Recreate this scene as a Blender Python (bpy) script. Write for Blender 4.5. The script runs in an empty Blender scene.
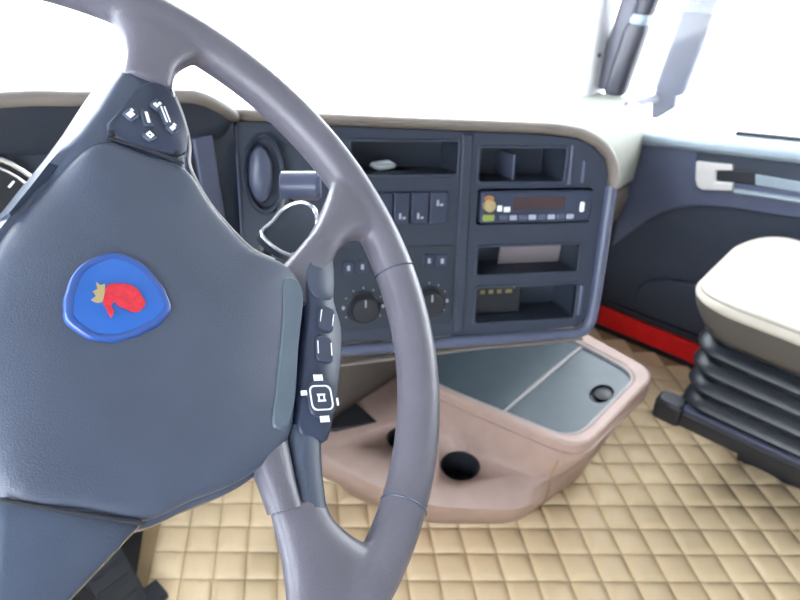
import bpy, bmesh, math, random
from mathutils import Vector, Matrix
random.seed(7)
S = bpy.context.scene
COL = S.collection
V = Vector

# ------------------------------------------------------------------ camera, world, exposure
CAM_LOC = V((-0.64, 0.0, 1.2)); YAW, PITCH = math.radians(47.6), math.radians(32.5)
cd = bpy.data.cameras.new('camera'); cam = bpy.data.objects.new('camera', cd); COL.objects.link(cam)
cam.location = CAM_LOC; cam.rotation_euler = (math.pi/2 - PITCH, 0, -YAW)
cd.sensor_width = 36; cd.lens = 650/800*36; cd.clip_start = 0.01
cd.dof.use_dof = True; cd.dof.focus_distance = 0.40; cd.dof.aperture_fstop = 12
S.camera = cam
w = bpy.data.worlds.new('overcast_sky'); S.world = w; w.use_nodes = True
bg = w.node_tree.nodes['Background']; bg.inputs[0].default_value = (0.93, 0.96, 1.0, 1); bg.inputs[1].default_value = 6.5
S.view_settings.view_transform = 'Standard'; S.view_settings.look = 'None'
S.view_settings.exposure = 1.0; S.view_settings.gamma = 1.0; S.view_settings.use_curve_mapping = False

# ------------------------------------------------------------------ materials
def mat(name, col, rough=0.5, metal=0.0, var=0.06, scale=30.0, bump=0.0, bscale=400.0, spec=0.5, coat=0.0):
    m = bpy.data.materials.new(name); m.use_nodes = True
    nt = m.node_tree; b = nt.nodes['Principled BSDF']
    tc = nt.nodes.new('ShaderNodeTexCoord')
    nz = nt.nodes.new('ShaderNodeTexNoise'); nz.inputs['Scale'].default_value = scale; nz.inputs['Detail'].default_value = 4
    nt.links.new(tc.outputs['Object'], nz.inputs['Vector'])
    rp = nt.nodes.new('ShaderNodeValToRGB')
    c = V(col)
    rp.color_ramp.elements[0].position = .3; rp.color_ramp.elements[1].position = .7
    rp.color_ramp.elements[0].color = (*(c*(1-var)), 1); rp.color_ramp.elements[1].color = (*(c*(1+var)), 1)
    nt.links.new(nz.outputs[0], rp.inputs[0]); nt.links.new(rp.outputs[0], b.inputs['Base Color'])
    b.inputs['Roughness'].default_value = rough; b.inputs['Metallic'].default_value = metal
    b.inputs['Specular IOR Level'].default_value = spec
    b.inputs['Coat Weight'].default_value = coat
    if bump:
        n2 = nt.nodes.new('ShaderNodeTexNoise'); n2.inputs['Scale'].default_value = bscale; n2.inputs['Detail'].default_value = 2
        nt.links.new(tc.outputs['Object'], n2.inputs['Vector'])
        bp = nt.nodes.new('ShaderNodeBump'); bp.inputs['Strength'].default_value = bump; bp.inputs['Distance'].default_value = .001
        nt.links.new(n2.outputs[0], bp.inputs['Height']); nt.links.new(bp.outputs[0], b.inputs['Normal'])
    return m
def glass_mat(name, tint=(0.97, 0.99, 1.0)):
    m = bpy.data.materials.new(name); m.use_nodes = True; nt = m.node_tree
    nt.nodes.remove(nt.nodes['Principled BSDF']); out = nt.nodes['Material Output']
    t = nt.nodes.new('ShaderNodeBsdfTransparent'); t.inputs[0].default_value = (*tint, 1)
    g = nt.nodes.new('ShaderNodeBsdfGlossy'); g.inputs['Roughness'].default_value = .02
    lw = nt.nodes.new('ShaderNodeLayerWeight'); pw = nt.nodes.new('ShaderNodeMath'); pw.operation = 'POWER'; pw.inputs[1].default_value = 5
    fr = nt.nodes.new('ShaderNodeMath'); fr.operation = 'MULTIPLY_ADD'; fr.inputs[1].default_value = .5; fr.inputs[2].default_value = .04
    nt.links.new(lw.outputs['Facing'], pw.inputs[0]); nt.links.new(pw.outputs[0], fr.inputs[0])
    mx = nt.nodes.new('ShaderNodeMixShader')
    nt.links.new(fr.outputs[0], mx.inputs[0]); nt.links.new(t.outputs[0], mx.inputs[1]); nt.links.new(g.outputs[0], mx.inputs[2])
    nt.links.new(mx.outputs[0], out.inputs[0])
    return m
M = dict(
    leather=mat('rim_leather', (.118, .112, .14), .33, bump=.25, bscale=900),
    hub=mat('hub_plastic', (.054, .068, .105), .4, bump=.3, bscale=1200),
    spoke=mat('spoke_plastic', (.05, .066, .105), .25, bump=.2, bscale=1200),
    pad=mat('control_pad_plastic', (.026, .036, .07), .4),
    black=mat('black_plastic', (.016, .018, .024), .45),
    gap=mat('dark_gap', (.02, .022, .03), .7),
    dash=mat('dash_plastic', (.028, .038, .064), .5, bump=.25, bscale=900),
    dashd=mat('dash_plastic_dark', (.022, .031, .05), .5, bump=.2, bscale=900),
    bezel=mat('bezel_plastic', (.075, .088, .145), .33),
    slot=mat('slot_liner', (.03, .04, .06), .55),
    beige=mat('beige_trim', (.17, .145, .128), .55, bump=.25, bscale=900),
    top=mat('beige_dash_top', (.29, .30, .265), .6, bump=.2, bscale=700),
    pink=mat('pinkish_beige_plastic', (.365, .26, .228), .45, bump=.2, bscale=900),
    tray=mat('blue_grey_lid', (.035, .055, .07), .25, bump=.15, bscale=900),
    rimlid=mat('lid_edge', (.27, .255, .26), .35),
    quilt=mat('quilted_leatherette', (.69, .535, .335), .40, var=.07, scale=14, bump=.2, bscale=600),
    seam=mat('mat_stitch', (.30, .21, .11), .8),
    seat=mat('seat_vinyl', (.46, .42, .36), .5, var=.05, bump=.2, bscale=600),
    seatside=mat('seat_side_fabric_shaded', (.075, .066, .058), .65),  # darker fabric, with the underside shading worked into its colour
    piping=mat('seat_piping', (.36, .33, .28), .5),
    rubber=mat('bellows_rubber', (.009, .012, .02), .36),
    rail=mat('seat_rail_paint', (.012, .014, .02), .35),
    door=mat('door_trim', (.07, .083, .14), .45, bump=.25, bscale=700),
    doord=mat('door_trim_dark', (.03, .04, .065), .6, bump=.25, bscale=700),
    belt=mat('belt_trim', (.22, .27, .32), .4),
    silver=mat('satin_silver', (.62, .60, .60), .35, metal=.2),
    chrome=mat('bright_trim', (.75, .76, .8), .2, metal=.7),
    red=mat('red_carpet', (.85, .008, .012), .5),
    white=mat('white_print', (.85, .87, .92), .5, var=.02),
    dim=mat('dim_print', (.40, .43, .50), .5, var=.02),
    edge=mat('cover_edge', (.085, .115, .15), .38, bump=.2, bscale=1200),
    grey=mat('grey_print', (.35, .38, .45), .5),
    blue=mat('emblem_blue', (.012, .105, .44), .25, coat=.5, var=.1),
    blue2=mat('emblem_blue_edge', (.022, .075, .30), .3, coat=.5),
    griffin=mat('emblem_red', (.55, .022, .04), .35, var=.2, scale=300),
    gold=mat('emblem_gold', (.42, .33, .17), .35, metal=.2),
    orange=mat('orange_print', (.42, .20, .08), .4),
    green=mat('lime_print', (.24, .30, .07), .4),
    yellow=mat('yellow_print', (.22, .18, .07), .5),
    display=mat('display_window', (.05, .03, .035), .2),
    pillar=mat('pillar_trim', (.62, .62, .66), .5),
    handle=mat('grab_handle_plastic', (.024, .024, .038), .4),
    shell=mat('cab_lining', (.32, .32, .32), .8),
    floor=mat('cab_floor', (.02, .018, .02), .8),
    card=mat('pinkish_card', (.24, .20, .22), .6),
    paper=mat('white_paper', (.75, .8, .85), .6),
    concrete=mat('pale_concrete', (.72, .72, .70), .9, scale=2),
    mirror=mat('mirror_housing_grey', (.13, .13, .17), .45),
    glass=glass_mat('window_glass'),
)

# ------------------------------------------------------------------ object helpers
WM = {}                                             # world matrices of what has been built
def tag(o, label, cat=None, group=None, kind=None):
    if label: o['label'] = label
    if cat: o['category'] = cat
    if group: o['group'] = group
    if kind: o['kind'] = kind
    return o
def link(o, world, parent=None):
    COL.objects.link(o); WM[o.name] = world
    if parent:
        o.parent = parent; o.matrix_basis = WM[parent.name].inverted() @ world
    else:
        o.matrix_basis = world
    return o
def thing(name, world, label, cat, group=None):
    o = bpy.data.objects.new(name, None); o.empty_display_size = .05
    link(o, world); return tag(o, label, cat, group)
def rr(x0, y0, x1, y1, r, n=4):
    """rounded rectangle, counter-clockwise"""
    r = min(r, (x1-x0)/2.001, (y1-y0)/2.001); P = []
    for cx, cy, a0 in ((x1-r, y0+r, -90), (x1-r, y1-r, 0), (x0+r, y1-r, 90), (x0+r, y0+r, 180)):
        for k in range(n+1):
            a = math.radians(a0 + 90*k/n); P.append((cx+r*math.cos(a), cy+r*math.sin(a)))
    return P
def ell(cx, cy, rx, ry, n=32):
    return [(cx+rx*math.cos(2*math.pi*k/n), cy+ry*math.sin(2*math.pi*k/n)) for k in range(n)]
def smooth_closed(P, k=5):
    """closed Catmull-Rom through points"""
    out = []; n = len(P); D = len(P[0])
    for i in range(n):
        p0, p1, p2, p3 = P[i-1], P[i], P[(i+1) % n], P[(i+2) % n]
        for j in range(k):
            t = j/k
            out.append(tuple(.5*(2*p1[d] + (p2[d]-p0[d])*t + (2*p0[d]-5*p1[d]+4*p2[d]-p3[d])*t*t + (3*p1[d]-p0[d]-3*p2[d]+p3[d])*t**3) for d in range(D)))
    return out
def smooth_open(P, k=6):
    out = []; n = len(P); D = len(P[0])
    for i in range(n-1):
        p0, p1, p2, p3 = P[max(i-1, 0)], P[i], P[i+1], P[min(i+2, n-1)]
        for j in range(k):
            t = j/k
            out.append(tuple(.5*(2*p1[d] + (p2[d]-p0[d])*t + (2*p0[d]-5*p1[d]+4*p2[d]-p3[d])*t*t + (3*p1[d]-p0[d]-3*p2[d]+p3[d])*t**3) for d in range(D)))
    out.append(tuple(P[-1])); return out
def mm(P): return [tuple(c*.001 for c in p) for p in P]

class MB:
    def __init__(s): s.v = []; s.f = []
    def add(s, vs, fs):
        o = len(s.v); s.v += [tuple(v) for v in vs]; s.f += [tuple(i+o for i in f) for f in fs]; return s
    def box(s, x0, y0, z0, x1, y1, z1):
        vs = [(x, y, z) for z in (z0, z1) for y in (y0, y1) for x in (x0, x1)]
        return s.add(vs, [(0,2,3,1),(4,5,7,6),(0,1,5,4),(2,6,7,3),(0,4,6,2),(1,3,7,5)])
    def loft(s, rings, caps=(True, True), closed=True):
        n = len(rings[0]); vs = [v for r in rings for v in r]; fs = []
        for i in range(len(rings)-1):
            for j in range(n if closed else n-1):
                a, b = i*n+j, i*n+(j+1) % n
                fs.append((a, b, b+n, a+n))
        if closed and caps[0]: fs.append(tuple(range(n-1, -1, -1)))
        if closed and caps[1]: fs.append(tuple((len(rings)-1)*n + j for j in range(n)))
        return s.add(vs, fs)
    def prism(s, poly, z0, z1, bev=0.0):
        """poly in xy, z0..z1; small chamfer on top"""
        P = list(poly)
        if bev:
            c = (sum(p[0] for p in P)/len(P), sum(p[1] for p in P)/len(P))
            m = max(math.hypot(p[0]-c[0], p[1]-c[1]) for p in P); k = 1-bev/m
            Q = inset(P, bev)
            return s.loft([[(x, y, z0) for x, y in P], [(x, y, z1-bev) for x, y in P], [(x, y, z1) for x, y in Q]])
        return s.loft([[(x, y, z0) for x, y in P], [(x, y, z1) for x, y in P]])
    def tube(s, path, ra, rb=None, n=10, up=V((0, 0, 1)), closed=False, caps=True):
        """elliptical tube; ra across (path x up), rb along up"""
        rb = ra if rb is None else rb
        P = [V(p) for p in path]; R = []; L = len(P)
        for i, p in enumerate(P):
            t = (P[(i+1) % L]-P[i-1]) if closed else (P[min(i+1, L-1)]-P[max(i-1, 0)])
            t.normalize(); x = t.cross(up)
            if x.length < 1e-5: x = t.cross(V((1, 0, 0)))
            x.normalize(); y = x.cross(t)
            a = ra[i] if isinstance(ra, (list, tuple)) else ra; b = rb[i] if isinstance(rb, (list, tuple)) else rb
            R.append([p + x*a*math.cos(2*math.pi*k/n) + y*b*math.sin(2*math.pi*k/n) for k in range(n)])
        if closed:
            R.append(R[0]); return s.loft(R, (False, False))
        return s.loft(R, (caps, caps))
    def lathe(s, prof, n=28, axis_z=True, c=(0, 0, 0)):
        R = [[(c[0]+r*math.cos(2*math.pi*k/n), c[1]+r*math.sin(2*math.pi*k/n), c[2]+z) for k in range(n)] for r, z in prof]
        return s.loft(R)
    def plate(s, outer, holes, z0, z1):
        """flat plate with holes, thickness z0..z1"""
        bm = bmesh.new(); es = []
        for lp in [outer]+holes:
            vv = [bm.verts.new((x, y, 0)) for x, y in lp]
            for i in range(len(vv)): es.append(bm.edges.new((vv[i-1], vv[i])))
        bmesh.ops.triangle_fill(bm, use_beauty=True, use_dissolve=False, edges=es, normal=(0, 0, 1))
        bm.verts.index_update(); bm.faces.ensure_lookup_table()
        vs = [tuple(v.co) for v in bm.verts]
        fs = []
        for f in bm.faces:
            ix = [v.index for v in f.verts]
            if f.normal.z < 0: ix.reverse()
            fs.append(ix)
        bm.free()
        s.add([(x, y, z1) for x, y, z in vs], fs); s.add([(x, y, z0) for x, y, z in vs], [f[::-1] for f in fs])
        for lp in [outer]+holes:
            s.loft([[(x, y, z0) for x, y in lp], [(x, y, z1) for x, y in lp]], (False, False))
        return s
    def tray(s, poly, z_open, z_floor):
        """open box: walls and floor seen from the open side"""
        return s.loft([[(x, y, z_open) for x, y in poly], [(x, y, z_floor) for x, y in poly]], (False, True))
    def build(s, name, m, parent=None, world=None, smooth=35, bevel=0.0, bseg=2, fix=True, sub=0):
        me = bpy.data.meshes.new(name)
        me.from_pydata([tuple(v) for v in s.v], [], s.f); me.validate()
        bm = bmesh.new(); bm.from_mesh(me); bmesh.ops.remove_doubles(bm, verts=bm.verts, dist=1e-6)
        if fix: bmesh.ops.recalc_face_normals(bm, faces=bm.faces)
        bm.to_mesh(me); bm.free()
        me.materials.append(M[m])
        for p in me.polygons: p.use_smooth = True
        me.set_sharp_from_angle(angle=math.radians(smooth))
        o = bpy.data.objects.new(name, me)
        if world is None: world = WM[parent.name] if parent else Matrix()
        link(o, world, parent)
        if bevel:
            b = o.modifiers.new('bevel', 'BEVEL'); b.width = bevel; b.segments = bseg; b.limit_method = 'ANGLE'; b.angle_limit = math.radians(40); b.harden_normals = False
        if sub:
            q = o.modifiers.new('sub', 'SUBSURF'); q.levels = sub; q.render_levels = sub
        return o
def inset(P, d):
    """shrink a ccw polygon by d"""
    n = len(P); Q = []
    A = sum(P[i-1][0]*P[i][1]-P[i][0]*P[i-1][1] for i in range(n)); sg = 1 if A > 0 else -1
    for i in range(n):
        a, b, c = V(P[i-1]), V(P[i]), V(P[(i+1) % n])
        e1 = (b-a); e2 = (c-b)
        n1 = V((-e1.y, e1.x)); n2 = V((-e2.y, e2.x))
        if n1.length > 1e-9: n1.normalize()
        if n2.length > 1e-9: n2.normalize()
        m = n1+n2
        if m.length < 1e-6: m = n1
        m.normalize(); k = max(.5, m.dot(n1) if n1.length else 1)
        q = b + m*(sg*d/k); Q.append((q.x, q.y))
    return Q
def frame(o, x, y, z):
    return Matrix(((x[0], y[0], z[0], o[0]), (x[1], y[1], z[1], o[1]), (x[2], y[2], z[2], o[2]), (0, 0, 0, 1)))
def ortho(o, x, y):
    x = V(x).normalized(); z = x.cross(V(y)).normalized(); y = z.cross(x); return frame(V(o), x, y, z)

# ------------------------------------------------------------------ the setting: cab shell
DX = 1.051                                          # inner face of the passenger door
FRONT_Y, BACK_Y, ROOF_Z, LEFT_X = 1.10, -1.05, 1.78, -1.12
def struct(name, mb, m, parent=None, label=None, **k):
    o = mb.build(name, m, parent, **k)
    if parent is None: o['kind'] = 'structure'
    if label: o['label'] = label
    return o
struct('ground', MB().box(-14, -14, -1.32, 16, 16, -1.30), 'concrete', label='pale bright ground outside the cab')
struct('floor', MB().box(LEFT_X-.04, BACK_Y, -.04, DX+.05, FRONT_Y, 0), 'floor', label='cab floor under the quilted mat')
struct('ceiling', MB().box(LEFT_X-.05, BACK_Y-.05, ROOF_Z, DX+.07, FRONT_Y, ROOF_Z+.04), 'shell', label='cab roof lining')
struct('wall_back', MB().box(LEFT_X-.05, BACK_Y-.05, 0, DX+.07, BACK_Y, ROOF_Z), 'shell', label='rear cab wall')
wf = MB().box(LEFT_X-.05, FRONT_Y, 0, DX+.07, FRONT_Y+.04, .60)
wf.box(LEFT_X-.05, .93, 1.60, DX+.07, 1.0, ROOF_Z)
struct('wall_front', wf, 'gap', label='dark front bulkhead below the windscreen')
wl_ = MB().box(LEFT_X-.05, BACK_Y, 0, LEFT_X, FRONT_Y, .64)
wl_.box(LEFT_X-.05, BACK_Y, .64, LEFT_X, -.56, ROOF_Z).box(LEFT_X-.05, .90, .64, LEFT_X, FRONT_Y, ROOF_Z).box(LEFT_X-.05, -.56, 1.50, LEFT_X, .90, ROOF_Z)
struct('wall_left', wl_, 'door', label='driver side door wall with window opening')
wr = MB().box(DX+.02, .69, 0, DX+.07, FRONT_Y, .64)
wr.box(DX+.005, BACK_Y, 0, DX+.07, -.52, ROOF_Z).box(DX+.005, -.52, 1.46, DX+.07, FRONT_Y, ROOF_Z)
struct('wall_right', wr, 'doord', label='passenger side cab wall around the door')
# windscreen, slightly raked, and side panes
ws = MB(); ws.loft([[(-1.10, 1.06, .60), (1.04, 1.06, .60), (1.04, 1.066, .60), (-1.10, 1.066, .60)],
                    [(-1.10, .96, 1.61), (1.04, .96, 1.61), (1.04, .966, 1.61), (-1.10, .966, 1.61)]])
struct('window_1', ws, 'glass', label='large windscreen pane')
struct('window_2', MB().box(DX+.035, -.52, .60, DX+.039, .80, 1.47), 'glass', label='passenger door window pane')
struct('window_3', MB().box(LEFT_X-.03, -.56, .63, LEFT_X-.026, .90, 1.51), 'glass', label='driver door window pane')

# ------------------------------------------------------------------ passenger door
def belt(y): return .621 + (.654-y)*.1123
door_plane = Matrix(((0, 0, -1, DX), (1, 0, 0, 0), (0, 1, 0, 0), (0, 0, 0, 1)))   # local x = world y, local y = world z, local z = towards cab
do = bpy.data.objects.new('door_1', None); link(do, Matrix.Translation((DX, .1, 0))); do['kind'] = 'structure'
do['label'] = 'dark blue passenger door with pale handle cup and red strip along its foot'
y0, y1 = -.50, .69
edge_ = smooth_open([(y0, .585), (.10, .545), (.30, .522), (.44, .503), (.53, .470), (.60, .415), (.645, .355), (y1, .30)], 4)
upper = edge_ + [(y1, belt(y1)), (y0, belt(y0))]
MB().plate(upper, [], -.05, .004).build('upper_panel', 'door', do, door_plane, bevel=.004)
low = [(y0, .11), (y1, .11)] + edge_[::-1]
MB().plate(low, [], -.05, -.010).build('lower_panel', 'doord', do, door_plane, bevel=.003)
pk = MB().plate(smooth_closed([(-.30, .13), (.10, .13), (.52, .135), (.585, .17), (.55, .24), (.40, .275), (.10, .29), (-.30, .29)], 5), [], -.02, .012)
pk.build('map_pocket', 'doord', do, door_plane, bevel=.006)
MB().prism([(y0, .023), (y1, .023), (y1, .086), (y0, .086)], -.05, .006).build('sill_strip', 'red', do, door_plane, bevel=.003)['label'] = 'red strip along the bottom edge of the door'
MB().prism([(y0, .0), (y1, .0), (y1, .022), (y0, .022)], -.05, .002).build('door_seal', 'black', do, door_plane, bevel=.002)
MB().prism([(y0, .086), (y1, .086), (y1, .11), (y0, .11)], -.05, -.004).build('lower_edge', 'dashd', do, door_plane, bevel=.002)
bt = MB(); prof = [(-.05, -.002), (.016, -.002), (.026, .010), (.024, .024), (.010, .034), (-.05, .038)]
bt.loft([[(y, belt(y)+h, d) for d, h in prof] for y in (y0, y1)])
bt.build('belt_rail', 'belt', do, door_plane, bevel=.004, bseg=3)['label'] = 'pale rail along the foot of the side window'
MB().prism([(y0, belt(y0)+.038), (.45, belt(.45)+.038), (.45, belt(.45)+.046), (y0, belt(y0)+.046)], -.045, -.03).build('window_seal', 'black', do, door_plane)
# handle: recessed pocket, pale C-shaped cup, dark lever, grey grip plate
MB().prism([(-.1, .632), (.515, .600), (.518, .632), (-.1, .700)], -.01, .008, .001).build('handle_brow', 'dashd', do, door_plane, bevel=.002)
cup = [(.512, .609), (.424, .622), (.420, .608), (.459, .599), (.452, .570), (.412, .577), (.407, .559), (.480, .540), (.494, .546), (.503, .565)]
MB().plate(cup, [], .0, .016).build('handle_cup', 'silver', do, door_plane, bevel=.004, bseg=3)['label'] = 'pale C-shaped cup around the door handle'
MB().prism([(.458, .572), (.464, .600), (.372, .620), (.362, .584)], .002, .010, .002).build('handle_lever', 'black', do, door_plane, bevel=.002)
MB().prism([(-.1, .645), (.372, .612), (.364, .584), (-.1, .622)], .001, .009, .002).build('grip_plate', 'belt', do, door_plane, bevel=.003)
MB().prism([(-.1, .622), (.407, .563), (.405, .553), (-.1, .612)], .002, .018, .003).build('grip_ledge', 'belt', do, door_plane, bevel=.003)
# window frame of the door (rear edge) and pillar with trim
struct('trim_1', MB().loft([[(.975, .80, .70), (1.06, .80, .70), (1.09, .96, .70), (.95, .96, .70)],
                            [(.965, .80, 1.2), (1.06, .80, 1.2), (1.09, .93, 1.2), (.94, .93, 1.2)],
                            [(.955, .78, 1.78), (1.06, .78, 1.78), (1.09, .88, 1.78), (.93, .88, 1.78)]]), 'pillar', label='white trim of the right windscreen pillar', bevel=.02, bseg=4)
sc = MB().lathe([(.006, 0), (.006, .004), (.003, .006)], 12)
sc.build('screw', 'black', bpy.data.objects['trim_1'], ortho((.985, .797, .835), (1, 0, 0), (0, 0, 1)))
lt = MB().box(LEFT_X, .88, .68, LEFT_X+.09, .99, ROOF_Z)
struct('trim_2', lt, 'pillar', label='white trim of the left windscreen pillar', bevel=.02)

gh = thing('grab_handle', Matrix.Translation((1.02, .72, .74)), 'dark grab handle on the right windscreen pillar', 'handle')
def vbar(x, y, z0, z1, wx, wy, dx=0, r=.4, lean=0):
    m = MB(); R = []
    for z, k in ((z0, .9), (z0+.012, 1), (z1-.012, 1), (z1, .85)):
        t = (z-z0)/(z1-z0); R.append([(x+dx*t+px*k, y+lean*(z-z0)+py*k, z) for px, py in rr(-wx/2, -wy/2, wx/2, wy/2, min(wx, wy)*r)])
    return m.loft(R)
vbar(1.015, .748, .742, .915, .052, .058, lean=-.17).build('lower_grip', 'handle', gh, Matrix())
vbar(1.022, .712, .935, 1.45, .042, .045, lean=-.17).build('upper_grip', 'handle', gh, Matrix())
vbar(1.018, .718, .912, .938, .046, .050, lean=-.17).build('clip', 'belt', gh, Matrix())
vbar(1.035, .795, .742, 1.45, .025, .05, lean=-.17).build('backing_strip', 'mirror', gh, Matrix())

mr = thing('mirror_post', Matrix.Translation((1.22, .69, .64)), 'pale grey mirror post standing outside the passenger window', 'mirror')
vbar(1.22, .683, .715, 1.5, .035, .088, lean=-.14).build('housing', 'mirror', mr, Matrix())
MB().loft([[(1.205, .70, .640), (1.235, .70, .640), (1.235, .715, .640), (1.205, .715, .640)], [(1.205, .655, .68), (1.235, .655, .68), (1.235, .722, .68), (1.205, .722, .68)], [(1.205, .658, .718), (1.235, .658, .718), (1.235, .722, .718), (1.205, .722, .718)]]).build('bracket', 'mirror', mr, Matrix(), bevel=.004)
MB().tube([(1.09, .77, .70), (1.15, .74, .69), (1.22, .705, .70)], .012).build('arm', 'mirror', mr, Matrix())

# ------------------------------------------------------------------ quilted floor mat
AA, BB = math.radians(40.2), math.radians(138.0)
nA = V((math.cos(AA), -math.sin(AA))); nB = V((math.cos(BB), -math.sin(BB)))
SA, SB = .0656, .0645
det = nA.x*nB.y - nA.y*nB.x
def lat(s, t): return V(((s*nB.y - t*nA.y)/det, (t*nA.x - s*nB.x)/det))
fm = thing('floor_mat', Matrix.Translation((.3, .4, .001)), 'beige quilted leatherette mat covering the cab floor', 'mat')
MB().prism([(-.30, 1.09), (-1.10, -.02), (-1.10, -1.0), (1.045, -1.0), (1.045, 1.09)], .0, .004).build('backing', 'seam', fm, Matrix())
g = [0, .06, .22, .5, .78, .94, 1]
def prf(t): return (1-abs(2*t-1)**3.2)
pv_, pf_ = [], []
A_, B_ = lat(SA, 0), lat(0, SB)
for i, s in enumerate(g):
    for j, t in enumerate(g):
        gs, gt = .012+.976*s, .012+.976*t
        p = A_*gs + B_*gt
        pv_.append((p.x, p.y, .0045 + .0085*(prf(s)*prf(t))**.6))
n_ = len(g)
for i in range(n_-1):
    for j in range(n_-1): pf_.append((i*n_+j, (i+1)*n_+j, (i+1)*n_+j+1, i*n_+j+1))
vx, vy, vz = (cam.rotation_euler.to_matrix() @ V(a) for a in ((1, 0, 0), (0, 1, 0), (0, 0, -1)))
cells = []
for i in range(-40, 40):
    for j in range(-40, 40):
        o = lat(-.0416 + i*SA, -.5936 + j*SB); c = o + (A_+B_)/2
        if not (-1.05 < c.x < 1.03 and -.95 < c.y < 1.07) or c.x < -.33 - (1.02-c.y)*.72: continue
        q = V((c.x, c.y, 0)) - CAM_LOC; d = q.dot(vz)
        vis = d > .1 and abs(q.dot(vx)/d) < .70 and abs(q.dot(vy)/d) < .55
        under = (.18 < c.x < .5 and c.y > .50) or (c.x > .64 and c.y < .27) 
        cells.append((not vis, under, d, o))
cells.sort(key=lambda e: e[:3])
pm = bpy.data.meshes.new('quilt_pad'); pm.from_pydata(pv_, [], pf_); pm.materials.append(M['quilt'])
bm_ = bmesh.new(); bm_.from_mesh(pm); bmesh.ops.recalc_face_normals(bm_, faces=bm_.faces)
if sum(f.normal.z for f in bm_.faces) < 0: bmesh.ops.reverse_faces(bm_, faces=bm_.faces)
bm_.to_mesh(pm); bm_.free()
for p in pm.polygons: p.use_smooth = True
rest = MB()
for k, (a, b, d, o) in enumerate(cells):
    if k < 300:
        link(bpy.data.objects.new('quilt_pad', pm), Matrix.Translation((o.x, o.y, 0)), fm)
    else:
        rest.add([(x+o.x, y+o.y, z) for x, y, z in pv_], pf_)
rq = rest.build('quilt_field', 'quilt', fm, Matrix(), smooth=180); rq['kind'] = 'stuff'

# ------------------------------------------------------------------ dashboard
PO = V((.1146, .4303, .8179)); MP = ortho(PO, (.814, -.5758, -.0768), (.1919, .1416, .9711))
def P3(u, v, n=0): return MP @ V((u*.001, v*.001, n*.001))
da = thing('dashboard', Matrix.Translation((.0, .7, .6)), 'dark blue dashboard with beige top edge, slots, switches and dials', 'dashboard')
def dpart(mb, name, m, parent=None, label=None, **k):
    o = mb.build(name, m, parent or da, MP, **k)
    if label: o['label'] = label
    return o
outer = mm([(-407, -190), (60, -190), (88, -188), (103, -175), (105, -150), (108, 20), (108, 45), (100, 66), (82, 82), (55, 93), (10, 98), (-145, 103), (-277, 107), (-407, 112)])
SL = dict(left_top=(-262, 46, -119, 88), right_top=(-87, 35, 39, 80), radio=(-86, -25, 87, 25), card=(-81, -98, 76, -58), box=(-79, -172, 80, -119))
SWU = [(-232, -208), (-206, -184), (-182, -158), (-156, -130)]
holes = [mm(rr(*q, 4)) for q in SL.values()]
climate = (-290, -172, -116, -52)
dpart(MB().plate(outer, holes, -.010, 0), 'fascia', 'dash', bevel=.0012)
for k, q in SL.items():
    dp = {'radio': -60}.get(k, -75)
    dpart(MB().tray(mm(rr(*q, 4)), 0, dp*.001), 'storage_slot' if k != 'radio' else 'radio_bay', 'slot')
    if k != 'radio':
        fr_o = mm(rr(q[0]-4, q[1]-4, q[2]+4, q[3]+4, 6)); fr_i = mm(rr(*q, 4))
        dpart(MB().plate(fr_o, [fr_i], 0, .0025), 'slot_frame', 'dash', bevel=.001)
# raised column dividers on the fascia
dpart(MB().prism(mm([(-112, -184), (-96, -184), (-99, 98), (-114, 99)]), 0, .004, .002), 'column_divider', 'dash')
dpart(MB().prism(mm([(46, 30), (50, 30), (50, 84), (46, 84)]), 0, .003, .001), 'slot_rib', 'bezel')
dpart(MB().prism(mm([(66, 32), (70, 32), (69, 63), (66, 63)]), 0, .004, .001), 'slot_rib', 'bezel')
dpart(MB().box(-.036, .037, -.07, -.033, .070, -.006), 'slot_divider', 'bezel')
dpart(MB().prism(mm([(84, -168), (90, -168), (90, -120), (84, -120)]), 0, .005, .0015), 'slot_rib', 'bezel')
# proud bezel: right edge, rounded lower corner, bottom edge
bz = smooth_open(mm([(114, 28, 3), (113, -30, 3), (112, -100, 3), (110, -160, 3), (106, -184, 3), (92, -196, 3), (60, -198, 3), (-60, -199, 3), (-200, -200, 3), (-330, -201, 3), (-407, -201, 3)]), 5)
dpart(MB().tube(bz, .0085, .009, 12, V((0, 0, 1))), 'bezel', 'bezel', label='smooth blue-grey raised edge along the right side and bottom')
# beige lips
lp = smooth_open(mm([(-407, 120, 2), (-277, 115, 2), (-145, 111, 2), (-30, 108, 2), (26, 105, 2), (64, 98, 2), (93, 83, 2), (110, 62, 2), (116, 42, 2), (117, 26, 2)]), 6)
dpart(MB().tube(lp, .0075, .012, 12, V((0, 0, 1))), 'upper_lip', 'beige', label='beige rounded lip over the centre panel')
lp2 = smooth_open(mm([(98, -208, -4), (0, -210, -3), (-70, -211, -3), (-170, -217, -3), (-271, -222, -3), (-330, -226, -3)]), 5)
dpart(MB().tube(lp2, .004, .010, 10, V((0, 0, 1))), 'lower_lip', 'beige', label='thin beige edge under the centre panel')

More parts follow.
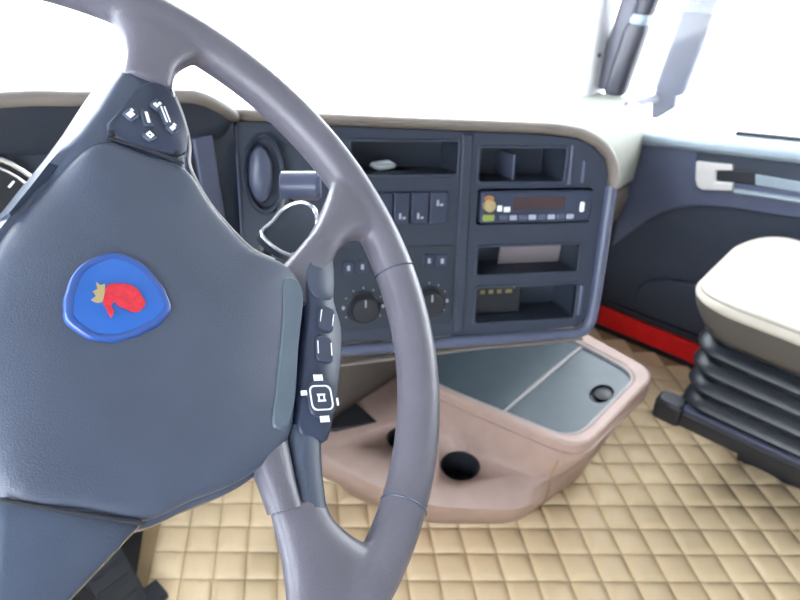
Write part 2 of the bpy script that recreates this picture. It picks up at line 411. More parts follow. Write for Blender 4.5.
# rocker switches with printed marks
for k, (a, b) in enumerate(SWU):
    s = dpart(MB().loft([[(x, y, z+.001) for x, y, z in zip(*[iter([c for p in ring for c in p])]*3)] for ring in
        ([(a*.001, -.021, 0), (b*.001, -.021, 0), (b*.001, .023, 0), (a*.001, .023, 0)],
         [(a*.001+.001, -.020, .007), (b*.001-.001, -.020, .007), (b*.001-.001, .001, .003), (a*.001+.001, .001, .003)][:2]+[(b*.001-.001, .022, .006), (a*.001+.001, .022, .006)])]), 'rocker_switch', 'pad', bevel=.001)
    c = (a+b)/2*.001; yv = -.009 if k < 3 else .008
    dpart(MB().box(c-.004, yv-.004, .0075, c-.001, yv+.004, .0082).box(c+.001, yv-.004, .0072, c+.005, yv-.001, .0080), 'switch_symbol', 'dim', s)
    dpart(MB().box(a*.001+.0005, -.02, .004, a*.001+.0015, .022, .0072), 'switch_edge', 'bezel', s)
# climate unit
cl = dpart(MB().prism(mm(rr(*climate, 8)), 0, .003, .001), 'climate_panel', 'dashd')
for (u0, v0) in ((-267, -79), (-248, -78), (-154, -73), (-135, -74)):
    b = dpart(MB().prism(mm(rr(u0-8, v0-9, u0+8, v0+9, 2)), .002, .006, .001), 'push_button', 'pad', cl)
    b_ = dpart(MB().box((u0-2)*.001, (v0-3.5)*.001, .006, (u0+2)*.001, (v0+3.5)*.001, .0066), 'button_symbol', 'dim', cl)
for (u0, v0) in ((-246, -137), (-152, -134)):
    kn = dpart(MB().lathe([(.024, .002), (.024, .006), (.0215, .008), (.019, .020), (.017, .022), (.003, .0225)], 28, c=(u0*.001, v0*.001, 0)), 'dial_knob', 'black', cl)
    dpart(MB().box((u0-1)*.001, (v0+6)*.001, .021, (u0+1)*.001, (v0+16)*.001, .0235), 'knob_pointer', 'grey', cl)
    for k in range(9):
        a = math.radians(210-30*k); x, y = u0*.001+.028*math.cos(a), v0*.001+.028*math.sin(a); h = .0022 if k in (1, 7) else .0009
        dpart(MB().prism(ell(x, y, h, h*1.3, 10), .003, .0036), 'dial_mark', 'dim', cl)
# oval air vent and its inner shell
ov = dpart(MB().loft([[(x, y, z) for x, y in ell(-.374, .048, rx, ry, 36)] for rx, ry, z in ((.027, .051, 0), (.027, .051, .010), (.0245, .048, .014), (.021, .044, .011), (.020, .042, -.012))], (False, True)), 'oval_vent', 'dash')
dpart(MB().loft([[(x, y, z) for x, y in ell(-.378, .048, rx, ry, 30)] for rx, ry, z in ((.0165, .037, -.012), (.0165, .037, .004), (.014, .033, .012), (.008, .022, .017), (.001, .004, .018))]), 'vent_shell', 'bezel', ov)

dpart(MB().prism(mm([(-407, -186), (-404, -186), (-404, 108), (-407, 108)]), 0, .004, .001), 'fascia_highlight', 'bezel')  # lighter strip: the highlight on the fascia seam, put in as colour
# instrument binnacle left of the centre panel
GY = .70
cl_face = MB(); 
cl_face.loft([[(x, GY, .70), (x, GY+.02, .70), (x, GY+.02, z), (x, GY, z)] for x, z in ((-1.04, .90), (-.90, .975), (-.72, 1.0), (-.58, 1.005), (-.45, .99), (-.235, .93))])
ib = cl_face.build('cluster_plate', 'dashd', da, Matrix())
hood_pts = [(-1.05, .66, .94), (-.97, .63, .995), (-.86, .62, 1.035), (-.72, .615, 1.053), (-.58, .615, 1.057), (-.457, .62, 1.048), (-.384, .62, 1.034), (-.297, .62, 1.019), (-.272, .62, 1.012), (-.252, .625, 1.000), (-.232, .638, .987), (-.205, .668, .969), (-.190, .682, .962)]
hp = smooth_open(hood_pts, 4)
MB().tube(hp, .0075, .0068, 12, V((0, 0, 1))).build('hood_edge', 'beige', da, Matrix())['label'] = 'beige rim of the instrument hood'
MB().loft([[(x, y+.003, z-.006) for x, y, z in hp], [(x, max(GY+.004, y+.03), z-.075) for x, y, z in hp]], closed=False).build('hood_lining', 'dashd', da, Matrix(), fix=False)
face = ortho((0, GY, 0), (1, 0, 0), (0, 0, 1))       # x right, y up, z to the driver
for cx in (-.50, -.72):
    ga = MB().lathe([(.082, 0), (.082, .006), (.070, .004), (.001, .004)], 40, c=(cx, .915, 0)).build('gauge', 'black', da, face)
    MB().tube([(cx+.0765*math.cos(t), .915+.0765*math.sin(t), .008) for t in [2*math.pi*k/48 for k in range(48)]], .0025, n=8, closed=True).build('gauge_ring', 'chrome', ga, face)
    MB().tube([(cx+.068*math.cos(t), .915+.068*math.sin(t), .006) for t in [2*math.pi*k/48 for k in range(48)]], .0015, n=8, closed=True).build('scale_ring', 'chrome', ga, face)
    MB().box(cx-.0012, .915, .006, cx+.0012, .97, .008).build('needle', 'orange', ga, face)
    for k in range(11):
        t = math.radians(225-27*k)
        MB().box(-.001, .055, .0045, .001, .063, .0055).build('scale_mark', 'white', ga, face @ Matrix.Translation((cx, .915, 0)) @ Matrix.Rotation(t-math.pi/2, 4, 'Z'))
# upright vent between binnacle and panel
vent = MB().box(-.300, .672, .80, -.200, .70, .975).build('side_vent', 'dashd', da, Matrix(), bevel=.004)
for k, x in enumerate((-.290, -.274)):
    MB().box(x-.003, .668, .82, x+.003, .675, .95).build('vent_slat', 'dash', vent, Matrix(), bevel=.001)
MB().box(-.262, .666, .80, -.236, .68, .955).build('vent_door', 'bezel', da, Matrix(), bevel=.003, bseg=3)
# knee panel under the binnacle
MB().loft([[(x, .69, .80), (x, .70, .72), (x, .76, .60), (x, .84, .56), (x, .90, .58), (x, .90, .80)] for x in (-1.08, -.20)]).build('knee_panel', 'dashd', da, Matrix(), bevel=.01)

# beige top between the lips and the windscreen
fr_ = [V(p)+V((0, .003, .003)) for p in hp] + [P3(u*1000, v*1000+4, -6) for u, v, n in lp]
bk_ = []
for p in fr_:
    bk_.append(V((p.x*1.0 + .10*(p.x+.2 if p.x > -.2 else 0), 1.05, .665)))
mid = [a + (b-a)*min(1, .10/max(.01, b.y-a.y)) for a, b in zip(fr_, bk_)]
mid = [V((m.x, m.y, a.z-.030)) for m, a in zip(mid, fr_)]
mid2 = [a.lerp(b, .6) + V((0, 0, .0)) for a, b in zip(fr_, bk_)]
MB().loft([fr_, mid, mid2, bk_], closed=False).build('top_cover', 'top', da, Matrix(), smooth=60, fix=False)
# right flank of the centre panel, back to the passenger shelf
fl = [P3(119, v, -4) for v in (26, -20, -80, -140, -190)]
MB().loft([fl, [p + V((.05, .10, 0)) for p in fl], [V((.34, .78, p.z)) for p in fl]], closed=False).build('panel_flank', 'beige', da, Matrix(), fix=False)
# passenger side of the dash
sec = [(.66, .52), (.655, .60), (.66, .69), (.68, .722), (.72, .735), (.85, .73), (1.02, .69), (1.02, .50), (.70, .50)]
MB().loft([[(x, y, z) for y, z in sec] for x in (.20, .6, 1.035)]).build('passenger_shelf', 'top', da, Matrix(), bevel=.006, bseg=3)['label'] = 'pale beige passenger side of the dash top'
MB().loft([[(x, y, z) for y, z in [(.668, .505), (.662, .47), (.680, .40), (.72, .34), (.80, .31), (.95, .31), (.95, .505)]] for x in (.20, 1.03)]).build('shelf_underside', 'beige', da, Matrix(), bevel=.006)
ev = MB().tube([(.985+.012*math.cos(t), .70, .705+.028*math.sin(t)) for t in [2*math.pi*k/20 for k in range(20)]], .004, n=8, closed=True, up=V((0, 1, 0)))
ev.build('demister_ring', 'mirror', da, Matrix())
# lower centre wall behind the console
MB().loft([[(-.22, .825, .20), (.55, .825, .20), (.55, .90, .20), (-.22, .90, .20)], [(-.22, .825, .40), (.55, .825, .40), (.55, .92, .40), (-.22, .92, .40)], [(-.22, .74, .60), (.50, .70, .60), (.50, .92, .60), (-.22, .92, .60)]]).build('lower_wall', 'beige', da, Matrix(), bevel=.01)

# radio
ra = thing('car_radio', MP @ Matrix.Translation((0, 0, -.05)), 'black car radio with coloured knob at its left end', 'radio')
def rp_(mb, name, m, parent=None, label=None, **k):
    o = mb.build(name, m, parent or ra, MP, **k)
    if label: o['label'] = label
    return o
rp_(MB().box(-.083, -.022, -.055, .084, .022, -.004), 'case', 'black')
fp = rp_(MB().prism(mm(rr(-83, -22.5, 84, 22.5, 4)), -.004, .007, .002), 'faceplate', 'pad')
rp_(MB().prism(mm(rr(-36, -4, 42, 14, 2)), .006, .0075), 'display', 'display', fp)
rp_(MB().lathe([(.0085, .007), (.0085, .014), (.007, .016), (.001, .016)], 24, c=(-.0725, .0035, 0)), 'volume_knob', 'gold', fp)
rp_(MB().prism(ell(-.0725, .013, .007, .004, 16), .007, .009), 'knob_badge', 'orange', fp)
rp_(MB().prism(mm(rr(-80, -19, -63, -9, 3)), .006, .009, .001), 'eject_button', 'green', fp)
rp_(MB().box(-.060, -.005, .0075, -.053, .003, .009).box(-.050, -.006, .0075, -.041, .001, .009), 'bright_label', 'white', fp)
rp_(MB().prism(mm(rr(66, -8, 72, 6, 2)), .006, .010, .001), 'side_key', 'white', fp)
for k in range(8):
    u0 = -55 + k*14.5
    rp_(MB().prism(mm(rr(u0, -18, u0+11, -11, 1.5)), .006, .009, .001), 'preset_key', 'grey' if k % 2 else 'bezel', fp)

# things lying in the slots
ca = MB().prism(mm([(-28, -98), (72, -98), (75, -64), (-26, -72)]), -.055, -.052)
tag(ca.build('folded_card', 'card', None, MP), 'pinkish folded card leaning in the slot under the radio', 'card')
bx_ = thing('black_device', MP @ Matrix.Translation((-.02, -.17, -.04)), 'small black box with yellowish marks in the lowest slot', 'box')
MB().box(-.074, -.170, -.07, .004, -.125, -.03).build('case', 'black', bx_, MP, bevel=.002)
for k in range(4):
    MB().box(-.062+k*.0135, -.138, -.0305, -.055+k*.0135+(.003 if k == 3 else 0), -.132, -.029).build('yellow_mark', 'yellow', bx_, MP)
MB().box(-.010, -.130, -.0305, -.008, -.121, -.028).build('grey_tab', 'grey', bx_, MP)
pp = MB(); ring = []
for k in range(10):
    t = 2*math.pi*k/10; r = .013+.005*random.random(); ring.append((-.213+1.3*r*math.cos(t), .053+.5*r*math.sin(t)))
pp.loft([[(x, y, -.035) for x, y in ring], [(x+.002*random.random(), y+.002, -.028+.004*random.random()) for x, y in inset(ring, .002)], [(x, y+.003, -.022) for x, y in inset(ring, .006)]])
tag(pp.build('crumpled_paper', 'paper', None, MP), 'scrap of crumpled white paper in the upper slot behind the wheel', 'paper')

# ------------------------------------------------------------------ console with lid
co = thing('centre_console', Matrix.Translation((.3, .6, 0)), 'pinkish beige floor console with dark lid and cup holders', 'console')
def ring6(P, z, k=6):
    out = []; n = len(P)
    for i in range(n):
        a, b, c = V(P[i-1]), V(P[i]), V(P[(i+1) % n])
        r = min(.05, (a-b).length*.4, (c-b).length*.4)
        p, q = b+(a-b).normalized()*r, b+(c-b).normalized()*r
        for j in range(k):
            t = j/(k-1); e = p*(1-t)**2 + b*2*t*(1-t) + q*t*t; out.append((e.x, e.y, z))
    return out
LID = [(.135, .70), (.138, .604), (.182, .320), (.478, .313), (.503, .49), (.530, .79)]
def grow(P, d): return inset(P, -d)
rings = [(LID, .342), (grow(LID, .004), .339), (grow(LID, .003), .325),
         ([(.128, .70), (.130, .604), (.183, .352), (.462, .338), (.488, .49), (.515, .79)], .262),
         ([(.110, .73), (.120, .60), (.18, .362), (.46, .342), (.486, .49), (.513, .79)], .248),
         ([(-.065, .812), (.020, .53), (.135, .385), (.46, .348), (.485, .49), (.512, .79)], .236),
         ([(-.080, .812), (.004, .515), (.118, .374), (.46, .350), (.485, .49), (.512, .79)], .215),
         ([(-.070, .812), (.012, .53), (.130, .385), (.465, .365), (.486, .49), (.512, .79)], .165),
         ([(.0, .812), (.06, .58), (.19, .425), (.478, .392), (.489, .49), (.512, .79)], .07),
         ([(.03, .812), (.10, .60), (.235, .45), (.480, .41), (.490, .50), (.512, .79)], .004)]
body = MB().loft([ring6(P, z) for P, z in rings], (True, True)).build('body', 'pink', co, Matrix(), smooth=50)
CUPS = (((.107, .522), .040), ((.088, .655), .036))
def carve(o, mb):
    """cut a closed shape out of a mesh and keep only the result"""
    c = mb.build('cutter', 'black', None, Matrix()); q = o.modifiers.new('cut', 'BOOLEAN'); q.operation = 'DIFFERENCE'; q.object = c; q.solver = 'EXACT'
    dg = bpy.context.evaluated_depsgraph_get(); me = bpy.data.meshes.new_from_object(o.evaluated_get(dg)); o.modifiers.clear(); o.data = me
    bpy.data.objects.remove(c)
for c, r in CUPS: carve(body, MB().lathe([(r, .17), (r, .30)], 32, c=(c[0], c[1], 0)))
def lidplate(P, z0, z1, name, m, bev=.002, **k):
    return MB().prism(P, z0, z1).build(name, m, co, Matrix(), bevel=bev, **k)
ro = [(x, y) for x, y, z in ring6(grow(LID, .003), 0)]; ri_ = [(x, y) for x, y, z in ring6([(.147, .69), (.150, .604), (.194, .340), (.452, .335), (.470, .49), (.49, .77)], 0)]
MB().plate(ro, [ri_], .340, .366).build('rim', 'pink', co, Matrix(), bevel=.006, bseg=3)
MB().plate(grow(ri_, .001), [inset(ri_, .005)], .345, .363).build('rim_edge', 'rimlid', co, Matrix(), bevel=.0015)['label'] = 'thin bright edge around the lid'
lidB = [(.124+.006, .765), (.175, .484), (.461, .478), (.485, .765)]
lb = lidplate([(.151, .688), (.153, .604), (.1750, .484), (.4645, .479), (.487, .765)], .345, .358, 'rear_lid', 'tray')
lf = MB().plate([(.1775, .476), (.197, .352), (.211, .345), (.436, .340), (.449, .347), (.463, .471)], [ell(.352, .368, .030, .020, 28)], .345, .357).build('front_lid', 'tray', co, Matrix(), bevel=.002)
MB().tray(ell(.352, .368, .030, .020, 28), .357, .346).build('latch_cup', 'rail', lf, Matrix())
MB().loft([[(x, y, z) for x, y in ell(.360, .367, a, b, 20)] for a, b, z in ((.020, .018, .3462), (.020, .018, .352), (.016, .014, .354))]).build('latch', 'black', lf, Matrix())
MB().prism([(.1765, .4765), (.462, .4715), (.4625, .4785), (.1765, .4835)], .35, .3585).build('lid_joint', 'rimlid', co, Matrix(), bevel=.001)
for c, r in CUPS:
    MB().lathe([(r-.0005, .172), (r-.0005, .2375), (r-.003, .2375), (r-.004, .176), (.001, .175)], 32, c=(c[0], c[1], 0)).build('cup_holder', 'black', co, Matrix())
MB().prism([(-.02, .80), (.005, .77), (.080, .722), (.092, .80)], .236, .247).build('shaded_void', 'black', co, Matrix(), bevel=.002)  # black slab put in as the shaded void beyond the ledge
from mathutils.bvhtree import BVHTree
bvh = BVHTree.FromPolygons([v.co for v in body.data.vertices], [tuple(p.vertices) for p in body.data.polygons])
seam_ = []
for k in range(9):
    zz = .315 - .033*k; o_ = V((-.12, -.02, zz)); h_ = bvh.ray_cast(o_, (V((.200 + .004*k, .385 + .004*k, zz))-o_).normalized())[0]
    if h_: seam_.append(tuple(h_))
MB().tube(smooth_open(seam_, 3), .0016, n=6).build('body_seam', 'seam', co, Matrix())

# ------------------------------------------------------------------ passenger seat
se = thing('passenger_seat', Matrix.Translation((.8, .05, 0)), 'cream vinyl passenger seat on black bellows suspension', 'seat')
SX0, SX1, SY0, SY1 = .535, .915, -.24, .318
def sbot(y): t = min(1, max(0, (y-.14)/.17)); return .432 + .056*t*t
def stop(y): t = min(1, max(0, (y-.22)/.09)); return .530 + .04*y*.5 - .020*t*t
def srect(d, f, dome, r, k=8): return [(x, y, sbot(y)+(stop(y)-sbot(y))*f + dome) for x, y in rr(SX0+d, SY0+d, SX1-d, SY1-d, r, k)]
MB().loft([srect(.03, 0, 0, .07), srect(.008, .02, 0, .085), srect(.0, .2, 0, .095), srect(.0, .72, 0, .095), srect(.006, .72, 0, .09)]).build('cushion_side', 'seatside', se, Matrix(), smooth=60)
cu = MB().loft([srect(.006, .69, 0, .095), srect(-.003, .72, 0, .095), srect(-.003, .80, 0, .095), srect(.003, .93, 0, .095), srect(.012, 1.0, 0, .09), srect(.022, 1, .003, .085), srect(.045, 1, .007, .08), srect(.08, 1, .011, .07), srect(.13, 1, .013, .05), srect(.18, 1, .014, .008)])
cush = cu.build('cushion', 'seat', se, Matrix(), smooth=80)
MB().tube(srect(.006, .96, 0, .095), .0045, n=8, closed=True).build('piping', 'piping', cush, Matrix())
bw = MB(); zs = []
z = .225
prf_ = [(.0, 0), (.022, .018), (.0, .036), (-.004, .048), (.0, .06)]
R_ = []
for i in range(5):
    for d, h in ((.020, .0), (.005, .014), (.0, .026), (.005, .038)):
        zz = .225 + (i*.05 + h)*.84; t = (zz-.225)/.2
        R_.append([(x, y, zz + t*max(0, y-.14)*.2) for x, y in rr(.572+d+.004*t, -.20+d, .91-d, .283-d+.01*t, .05, 6)])
bel = bw.loft(R_).build('bellows', 'rubber', se, Matrix(), smooth=50); bel['label'] = 'black pleated rubber bellows'
MB().loft([[(x, y, zz) for x, y in rr(.565+d, -.22+d, .92-d, .288-d, .02)] for d, zz in ((.006, .185), (0, .19), (0, .222), (.006, .228))]).build('base_frame', 'rail', se, Matrix())
MB().loft([[(x, y, zz) for x, y in rr(.556+d, .262+d, .606-d, .325-d, .012)] for d, zz in ((.004, .186), (0, .190), (0, .232), (.006, .240))]).build('rail_end_cap', 'rail', se, Matrix())
MB().loft([[(x, y, zz) for x, y in rr(.572, -.2, .592, .30, .006)] for zz in (.20, .236)]).build('slide_rail', 'bezel', se, Matrix())
MB().box(.76, -.20, 0, .90, .16, .19).build('pedestal', 'black', se, Matrix(), bevel=.01)
bk = MB(); Rb = []
for zz, d, dy in ((.50, .03, 0), (.53, .01, 0), (.70, 0, -.03), (.95, .01, -.08), (1.15, .04, -.12), (1.20, .08, -.13)):
    Rb.append([(x, y+dy, zz) for x, y in rr(SX0+d, -.40, SX1-d, -.26, .05, 6)])
bk.loft(Rb).build('backrest', 'seat', se, Matrix(), smooth=80)

# ------------------------------------------------------------------ steering wheel (local a,b,n axes, millimetres)
CW = V((-.5346, .3251, 1.0069)); MW = ortho(CW, (.7988, -.342, -.4949), (.5874, .6209, .5191))
sw = thing('steering_wheel', MW, 'grey leather steering wheel with blue emblem on its hub', 'steering wheel')
def wpart(mb, name, m, parent=None, label=None, **k):
    o = mb.build(name, m, parent or sw, MW, **k)
    if label: o['label'] = label
    return o
RW, RT = .230, .0158
def bar(path, n=16, p=2.6):
    """path of (a, b, half_width, half_thickness, n) in mm: a smooth flattened bar"""
    P = smooth_open(path, 4); m = MB(); R = []
    for i, q in enumerate(P):
        t = V((P[min(i+1, len(P)-1)][0]-P[max(i-1, 0)][0], P[min(i+1, len(P)-1)][1]-P[max(i-1, 0)][1])).normalized(); s = V((t.y, -t.x)); ring = []
        for k in range(n):
            a = 2*math.pi*k/n; c, d = math.cos(a), math.sin(a)
            x = math.copysign(abs(c)**(2/p), c)*q[2]; y = math.copysign(abs(d)**(2/p), d)*q[3]
            ring.append(((q[0]+s.x*x)*.001, (q[1]+s.y*x)*.001, (q[4]+y)*.001))
        R.append(ring)
    return m, R
rim = MB()
rim.tube([(RW*math.cos(2*math.pi*k/160), RW*math.sin(2*math.pi*k/160), 0) for k in range(160)], RT, n=28, closed=True)
for path in ([(14, 172, 17, 10, -6), (14, 190, 18, 11, -4), (15, 206, 26, 12, -2), (16, 222, 44, 11, 0), (16, 230, 54, 6, 0)],
             [(-8, -172, 15, 10, -6), (-8, -190, 17, 11, -4), (-8, -206, 26, 12, -2), (-8, -222, 44, 11, 0), (-8, -230, 54, 6, 0)],
             [(147, 82, 12, 10, -4), (156, 98, 13, 11, -3), (166, 113, 18, 12, -2), (180, 128, 30, 11, 0), (188, 134, 38, 6, 0)],
             [(131, -97, 18, 10, -4), (137, -114, 19, 11, -3), (148, -133, 28, 12, -2), (162, -153, 46, 11, 0), (168, -160, 54, 6, 0)]):
    m_, R_ = bar(path); rim.loft(R_)
ro_ = wpart(rim, 'rim', 'leather', fix=True)
q = ro_.modifiers.new('fuse', 'REMESH'); q.mode = 'VOXEL'; q.voxel_size = .0021; q.use_smooth_shade = True
q = ro_.modifiers.new('soft', 'SMOOTH'); q.iterations = 12; q.factor = .5
for ang in (21, -25):
    a = math.radians(ang); c = V((RW*math.cos(a), RW*math.sin(a), 0)); e = V((math.cos(a), math.sin(a), 0))
    wpart(MB().tube([c + e*(RT*math.cos(t)) + V((0, 0, RT*math.sin(t))) for t in [2*math.pi*k/28 for k in range(28)]], .0007, n=6, closed=True, up=V((-math.sin(a), math.cos(a), 0))), 'leather_seam', 'spoke', ro_)
# hub shell under the cover
HUB = [(44, 113), (62, 93), (78, 78), (95, 66), (116, 63), (129, 55), (134, 37), (130, 0), (128, -35), (125, -57), (111, -74), (92, -88), (67, -99), (42, -110), (10, -107), (-24, -102), (-44, -62), (-51, -20), (-49, 25), (-41, 54), (-27, 86), (-8, 112), (18, 113)]
HS = smooth_closed(HUB, 4); HC = V((38, 0))
def hring(s, n, off=0): return [((HC.x+(x-HC.x)*s + (x-HC.x)/math.hypot(x-HC.x, y-HC.y)*off)*.001, (HC.y+(y-HC.y)*s + (y-HC.y)/math.hypot(x-HC.x, y-HC.y)*off)*.001, n*.001) for x, y in HS]
def kround(x, y):                                    # 1 on the upper edge of the hub (small a), 0 elsewhere
    t = min(1, max(0, (18-x)/40)) * min(1, max(0, (116-abs(y))/45)); return t*t*(3-2*t)
def cring(d0, n0, d1, n1):
    out = []
    for (x, y) in HS:
        k = kround(x, y); d = d0+(d1-d0)*k; n = n0+(n1-n0)*k; L = math.hypot(x-HC.x, y-HC.y)
        out.append(((x-(x-HC.x)/L*d)*.001, (y-(y-HC.y)/L*d)*.001, n*.001))
    return out
cov = wpart(MB().loft([cring(0, -14, 0, -24), cring(0, -5, 0, -17), cring(.6, -2, 1.5, -13), cring(2.5, 0, 5, -9), cring(5, 1.4, 13, -4.6), cring(9, 2.4, 22, -1), cring(18, 3.6, 34, 2.4), cring(34, 5, 46, 4.6), cring(54, 6, 60, 5.6)]), 'airbag_cover', 'hub', smooth=70)
wpart(MB().loft([hring(.55, -62), hring(.72, -52), hring(.95, -38), cring(-4, -24, -11, -42), cring(-3.5, -16, -7.5, -27), cring(-3, -12, -5, -19), cring(1.5, -9, -2.5, -14), cring(4, -9, 4, -14)]), 'hub_shell', 'spoke', smooth=60)
# side spokes with flanks
def side(secs, sgn, name):
    R = []
    for b, a0, a1, nt in secs:
        pr = [(a0-12, -42), (a0-10, -30), (a0-4, -10), (a0+1, nt-3), (a0+5, nt), (a1-4, nt), (a1-1, nt-2), (a1+1, -8), (a1+3, -30), (a1-4, -42)]
        R.append([(a*.001, sgn*b*.001, n*.001) for a, n in pr])
    return wpart(MB().loft(R), name, 'spoke', smooth=45)
sp_t = side([(50, -42, 50, -22), (70, -35, 50, -14), (90, -28.5, 48, -7), (104, -23.5, 47, -3), (114.5, -20, 46, -1.5), (137, -13, 45, -1.5), (160, -7, 38, -1), (178, -2, 31, -1), (184, 0, 29, -2)], 1, 'spoke')
sp_b = side([(50, -44, 50, -22), (70, -37, 48, -14), (90, -30, 45, -7), (102, -26, 43, -3), (111, -24, 42, -1.5), (128, -22, 28, -2.5), (146, -20, 13, -3), (165, -18, 4, -3), (184, -16, 2, -3)], -1, 'spoke')
# control pad on the top spoke
PT = smooth_closed([(-6, 117), (2, 145), (8, 163), (18, 172), (29, 169), (38, 153), (43, 136), (38, 119)], 3)
pad = wpart(MB().prism(mm(PT), -.006, .0015, .0012), 'control_pad', 'pad', smooth=50)
def btn(cx, cy, w_, h_, rot, parent, sym=None, m='spoke', top=.0035):
    T = MW @ Matrix.Translation((cx*.001, cy*.001, 0)) @ Matrix.Rotation(math.radians(rot), 4, 'Z')
    b = MB().prism(mm(rr(-w_/2, -h_/2, w_/2, h_/2, min(w_, h_)*.3)), .0, top, .0008).build('button', m, parent, T)
    for s in (sym or []):
        MB().box(s[0]*.001, s[1]*.001, top-.0002, s[2]*.001, s[3]*.001, top+.0005).build('button_symbol', 'white', b if parent is sw else parent, T)
    return b
btn(5, 136, 9, 8, 60, pad, [(-3.2, -1.8, 1.5, 1.8), (2, .5, 3.5, 2.5)])
btn(18, 125, 8, 8, 60, pad, [(-2, -2, 2, -.7), (-2, .7, 2, 2), (-2, -.7, -.8, .7), (.8, -.7, 2, .7)])
btn(20, 152, 9, 8, 60, pad, [(-2.8, -1.6, -.4, 1.6), (.4, -1.6, 2.6, .2)])
btn(32, 138, 9, 8, 60, pad, [(-2.8, -1.4, .8, 1.4), (1.4, -.4, 3, 1.8)])
btn(15, 138, 7, 13, 20, pad, [(-.9, -4, .9, 4)])
btn(26, 146, 6, 15, 25, pad, [(-1.6, -6, -.7, 6), (.7, -6, 1.6, 6)])
for a_, b_ in ((-4, 117.5), (37, 120)):
    wpart(MB().lathe([(.0022, .0), (.0022, .0024), (.001, .003)], 12, c=(a_*.001, b_*.001, 0)), 'pad_screw', 'black', pad)
# right-hand edge trim of the cover
wpart(MB().prism(mm(smooth_closed([(114, 44), (121, 50), (128, 47), (131, 36), (127.5, 0), (125.5, -35), (121, -53), (112, -56), (109, -49), (112, -20), (114.5, 15)], 3)), 0, .0044, .0016), 'cover_edge_trim', 'edge', cov)
# lower-right spokes: plastic roots
for path, nm_, mt in (([(128, 40, 20, 12, -14), (140, 66, 15, 11, -9), (149, 86, 12, 10.6, -4)], 'spoke_root', 'leather'),
                      ([(112, -56, 15, 12, -14), (118, -82, 11, 11.2, -8), (123, -102, 9.5, 10.6, -4)], 'spoke_root', 'leather'),
                      ([(138, -50, 13, 12, -13), (138, -78, 10.5, 11.2, -8), (139.5, -101, 9.5, 10.6, -4)], 'spoke_inlay', 'hub')):
    m_, R_ = bar(path); m_.loft(R_); wpart(m_, nm_, mt, smooth=60)
for pts in ([(-24, -103.5, -1), (10, -108.5, 0), (42, -112, -1)], [(-6, 114.5, 0), (18, 115, .5), (42, 115, 0)]):
    wpart(MB().tube(smooth_open(mm(pts), 5), .0011, n=6), 'parting_line', 'gap')
wpart(MB().tube(smooth_open(mm([(33, 170, -3), (41, 152, -3), (46, 134, -3), (48, 116, -3), (62, 94.5, -3.5), (78, 79.5, -3.5), (95, 67.5, -3.5), (112, 64.5, -4)]), 5), .0012, n=6), 'cover_highlight', 'silver')  # bright tube standing in for the specular highlight along the cover edge
# control stack
ST = smooth_closed([(134, 58), (141, 80), (150, 82), (157, 76), (158, 43), (164, 21), (162, -9), (158, -31), (151, -58), (140, -58), (130, -54), (131, -30), (134, 0), (137, 36)], 3)
stk = wpart(MB().prism(mm(ST), -.016, .0005, .0015), 'control_stack', 'pad', smooth=50)
wpart(MB().prism(mm(smooth_closed([(135, 60), (141, 80), (150, 82), (156.5, 76), (156.5, 46), (147, 41), (138.5, 44)], 3)), -.004, .0018, .001), 'stack_cap', 'hub', stk, smooth=50)
btn(150, 26, 19, 13, 82, stk, [(-4, 4.6, 5, 5.2), (-4, -5.2, 5, -4.6)], 'pad', .0022)
btn(148, 3, 19, 14, 92, stk, [(-4, 5, 5, 5.6), (-4, -5.6, 5, -5)], 'pad', .0022)
cr = btn(144.5, -32, 24, 20, 100, stk, None, 'pad', .0030)
def glyph(pts, z=.0036):
    for (x, y, w_, h_) in pts:
        T = MW @ Matrix.Translation((.1445, -.032, 0)) @ Matrix.Rotation(math.radians(100), 4, 'Z')
        MB().box((x-w_/2)*.001, (y-h_/2)*.001, z-.0012, (x+w_/2)*.001, (y+h_/2)*.001, z).build('button_symbol', 'white', stk, T)
glyph([(13.5, -2.4, 4, 1.6), (13.5, 0, 4, 1.6), (13.5, 2.4, 4, 1.6), (-14, -2.4, 4, 1.6), (-14, 0, 4, 1.6), (-14, 2.4, 4, 1.6), (3.5, 12.5, 3, 4), (-3, -12, 5, 1), (-2, 0, 1.2, 6), (2, 0, 1.2, 6), (0, 2, 5, 1), (0, -2, 5, 1)])
T = MW @ Matrix.Translation((.1445, -.032, 0)) @ Matrix.Rotation(math.radians(100), 4, 'Z')
MB().plate(mm(rr(-8.4, -8.4, 8.4, 8.4, 4)), [mm(rr(-7.4, -7.4, 7.4, 7.4, 3.5))], .002, .0034).build('button_ring', 'white', stk, T)
# emblem
def sh(P, dx=-1.4, dy=-3.2): return [((x+dx)*.001, (y+dy)*.001) for x, y in P]
ER = [(0, 28.5), (20, 26.5), (45, 25), (75, 26.5), (105, 28), (125, 26.5), (150, 26.5), (180, 26.5), (200, 28.5), (218, 31), (240, 29.5), (265, 26.5), (290, 23.5), (315, 23), (342, 26)]
def er(d):
    out = []
    for i in range(60):
        a = 6*i; L = ER+[(360, 28.5)]
        k = max(j for j in range(len(ER)) if ER[j][0] <= a); t = (a-L[k][0])/(L[k+1][0]-L[k][0]); t = t*t*(3-2*t); r = L[k][1]*(1-t)+L[k+1][1]*t - d
        out.append(((13.1+r*math.cos(math.radians(a)))*.001, (5.0+r*math.sin(math.radians(a)))*.001))
    return out
em = wpart(MB().loft([[(x, y, n) for x, y in er(d)] for d, n in ((0, .003), (0, .0072), (1.2, .0083), (3.2, .0081), (4.4, .0074))]), 'emblem', 'blue2', smooth=50, label='blue round emblem with red griffin head')
wpart(MB().prism(er(4.2), .007, .0079), 'emblem_field', 'blue', em)
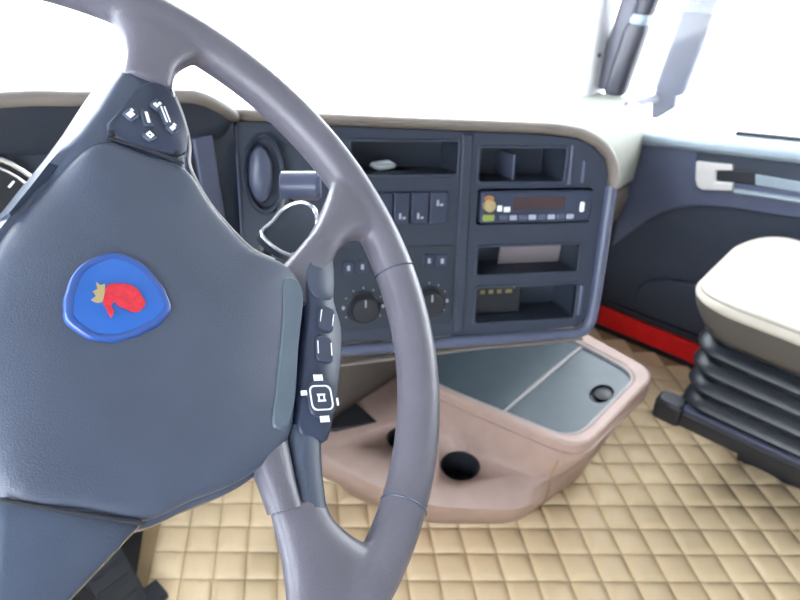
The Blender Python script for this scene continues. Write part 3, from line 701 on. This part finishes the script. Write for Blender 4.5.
GR = smooth_closed(sh([(6, 8), (7, 14), (12, 16), (18, 17), (23, 15), (26, 11), (28, 8), (26, 3), (22, 1), (18, 2), (14, 3), (12, 5), (10, 2), (12, -1), (11, -5), (8, 0), (6, 3)]), 2)
wpart(MB().plate(GR, [], .0075, .0088), 'griffin_head', 'griffin', em)
wpart(MB().plate(sh([(1, 14), (3, 12.5), (5.5, 14), (6, 8), (5.5, 3), (3, 2), (0, 3), (2, 6), (0, 8), (2, 10)]), [], .0075, .0088), 'crown', 'gold', em)

# ------------------------------------------------------------------ steering column with stalk
sc_ = thing('steering_column', Matrix.Translation((-.56, .6, .75)), 'dark steering column behind the wheel with a stalk on its right', 'steering column')
ax = [MW @ V((.03, 0, -.068)), MW @ V((.03, 0, -.085)), V((-.57, .50, .84)), V((-.60, .68, .72)), V((-.60, .82, .60))]
MB().tube(ax, [.055, .06, .06, .055, .045], [.05, .055, .06, .055, .045], 20).build('shroud', 'dashd', sc_, Matrix())
def at_(d, r, u_): return CAM_LOC + (vz + vx*r + vy*u_)*d
st_a = V((-.50, .43, .90)); st_b = V((-.325, .405, .995))
MB().tube([V((-.322, .416, .984)), V((-.335, .418, .950)), V((-.38, .43, .90)), V((-.50, .47, .85))], [.006, .007, .008, .009], n=12).build('stalk', 'black', sc_, Matrix())
MB().tube([V((-.326, .424, .985)), V((-.325, .423, .985)), V((-.305, .401, .985)), V((-.303, .399, .985))], [.010, .0125, .0125, .010], n=18).build('stalk_tip', 'bezel', sc_, Matrix())
# lever paddle with bright edge below the tip
pa = [V(p) for p in [(-0.3594, 0.4117, 0.955), (-0.3491, 0.4094, 0.9643), (-0.3399, 0.4071, 0.9723), (-0.3318, 0.4025, 0.9769), (-0.3249, 0.3956, 0.978), (-0.3215, 0.3876, 0.9734), (-0.3238, 0.3818, 0.9643), (-0.333, 0.3795, 0.9516), (-0.3502, 0.3887, 0.9412)]]
pn_ = smooth_closed([tuple(p) for p in pa], 4)
lv = MB(); nrm = (MW.to_3x3() @ V((0, 0, 1)))
lv.loft([pn_, [tuple(V(p)-nrm*.010) for p in pn_]]); lv.build('lever_paddle', 'dashd', sc_, Matrix())
MB().tube(pn_, .0018, n=8, closed=True).build('paddle_edge', 'chrome', sc_, Matrix())

# ------------------------------------------------------------------ pedal under the wheel
pe = thing('accelerator_pedal', Matrix.Translation((-.40, .95, .004)), 'black pedal on the floor beneath the steering wheel', 'pedal')
Tp = Matrix.Translation((-.45, .93, .10)) @ Matrix.Rotation(math.radians(50), 4, 'X')
MB().loft([[(x, y, zz) for x, y in rr(-.04, -.10, .04, .10, .02)] for zz in (-.012, 0)]).build('pad', 'black', pe, Tp, bevel=.003)
for k in range(5):
    MB().box(-.032, -.075+k*.036, -.001, .032, -.062+k*.036, .004).build('tread_bar', 'rail', pe, Tp, bevel=.001)
MB().tube([(-.42, .99, .14), (-.43, 1.06, .25), (-.44, 1.09, .36)], .012, n=10).build('pedal_arm', 'rail', pe, Matrix())
MB().box(-.46, .855, .012, -.38, .90, .03).build('hinge', 'rail', pe, Matrix(), bevel=.003)
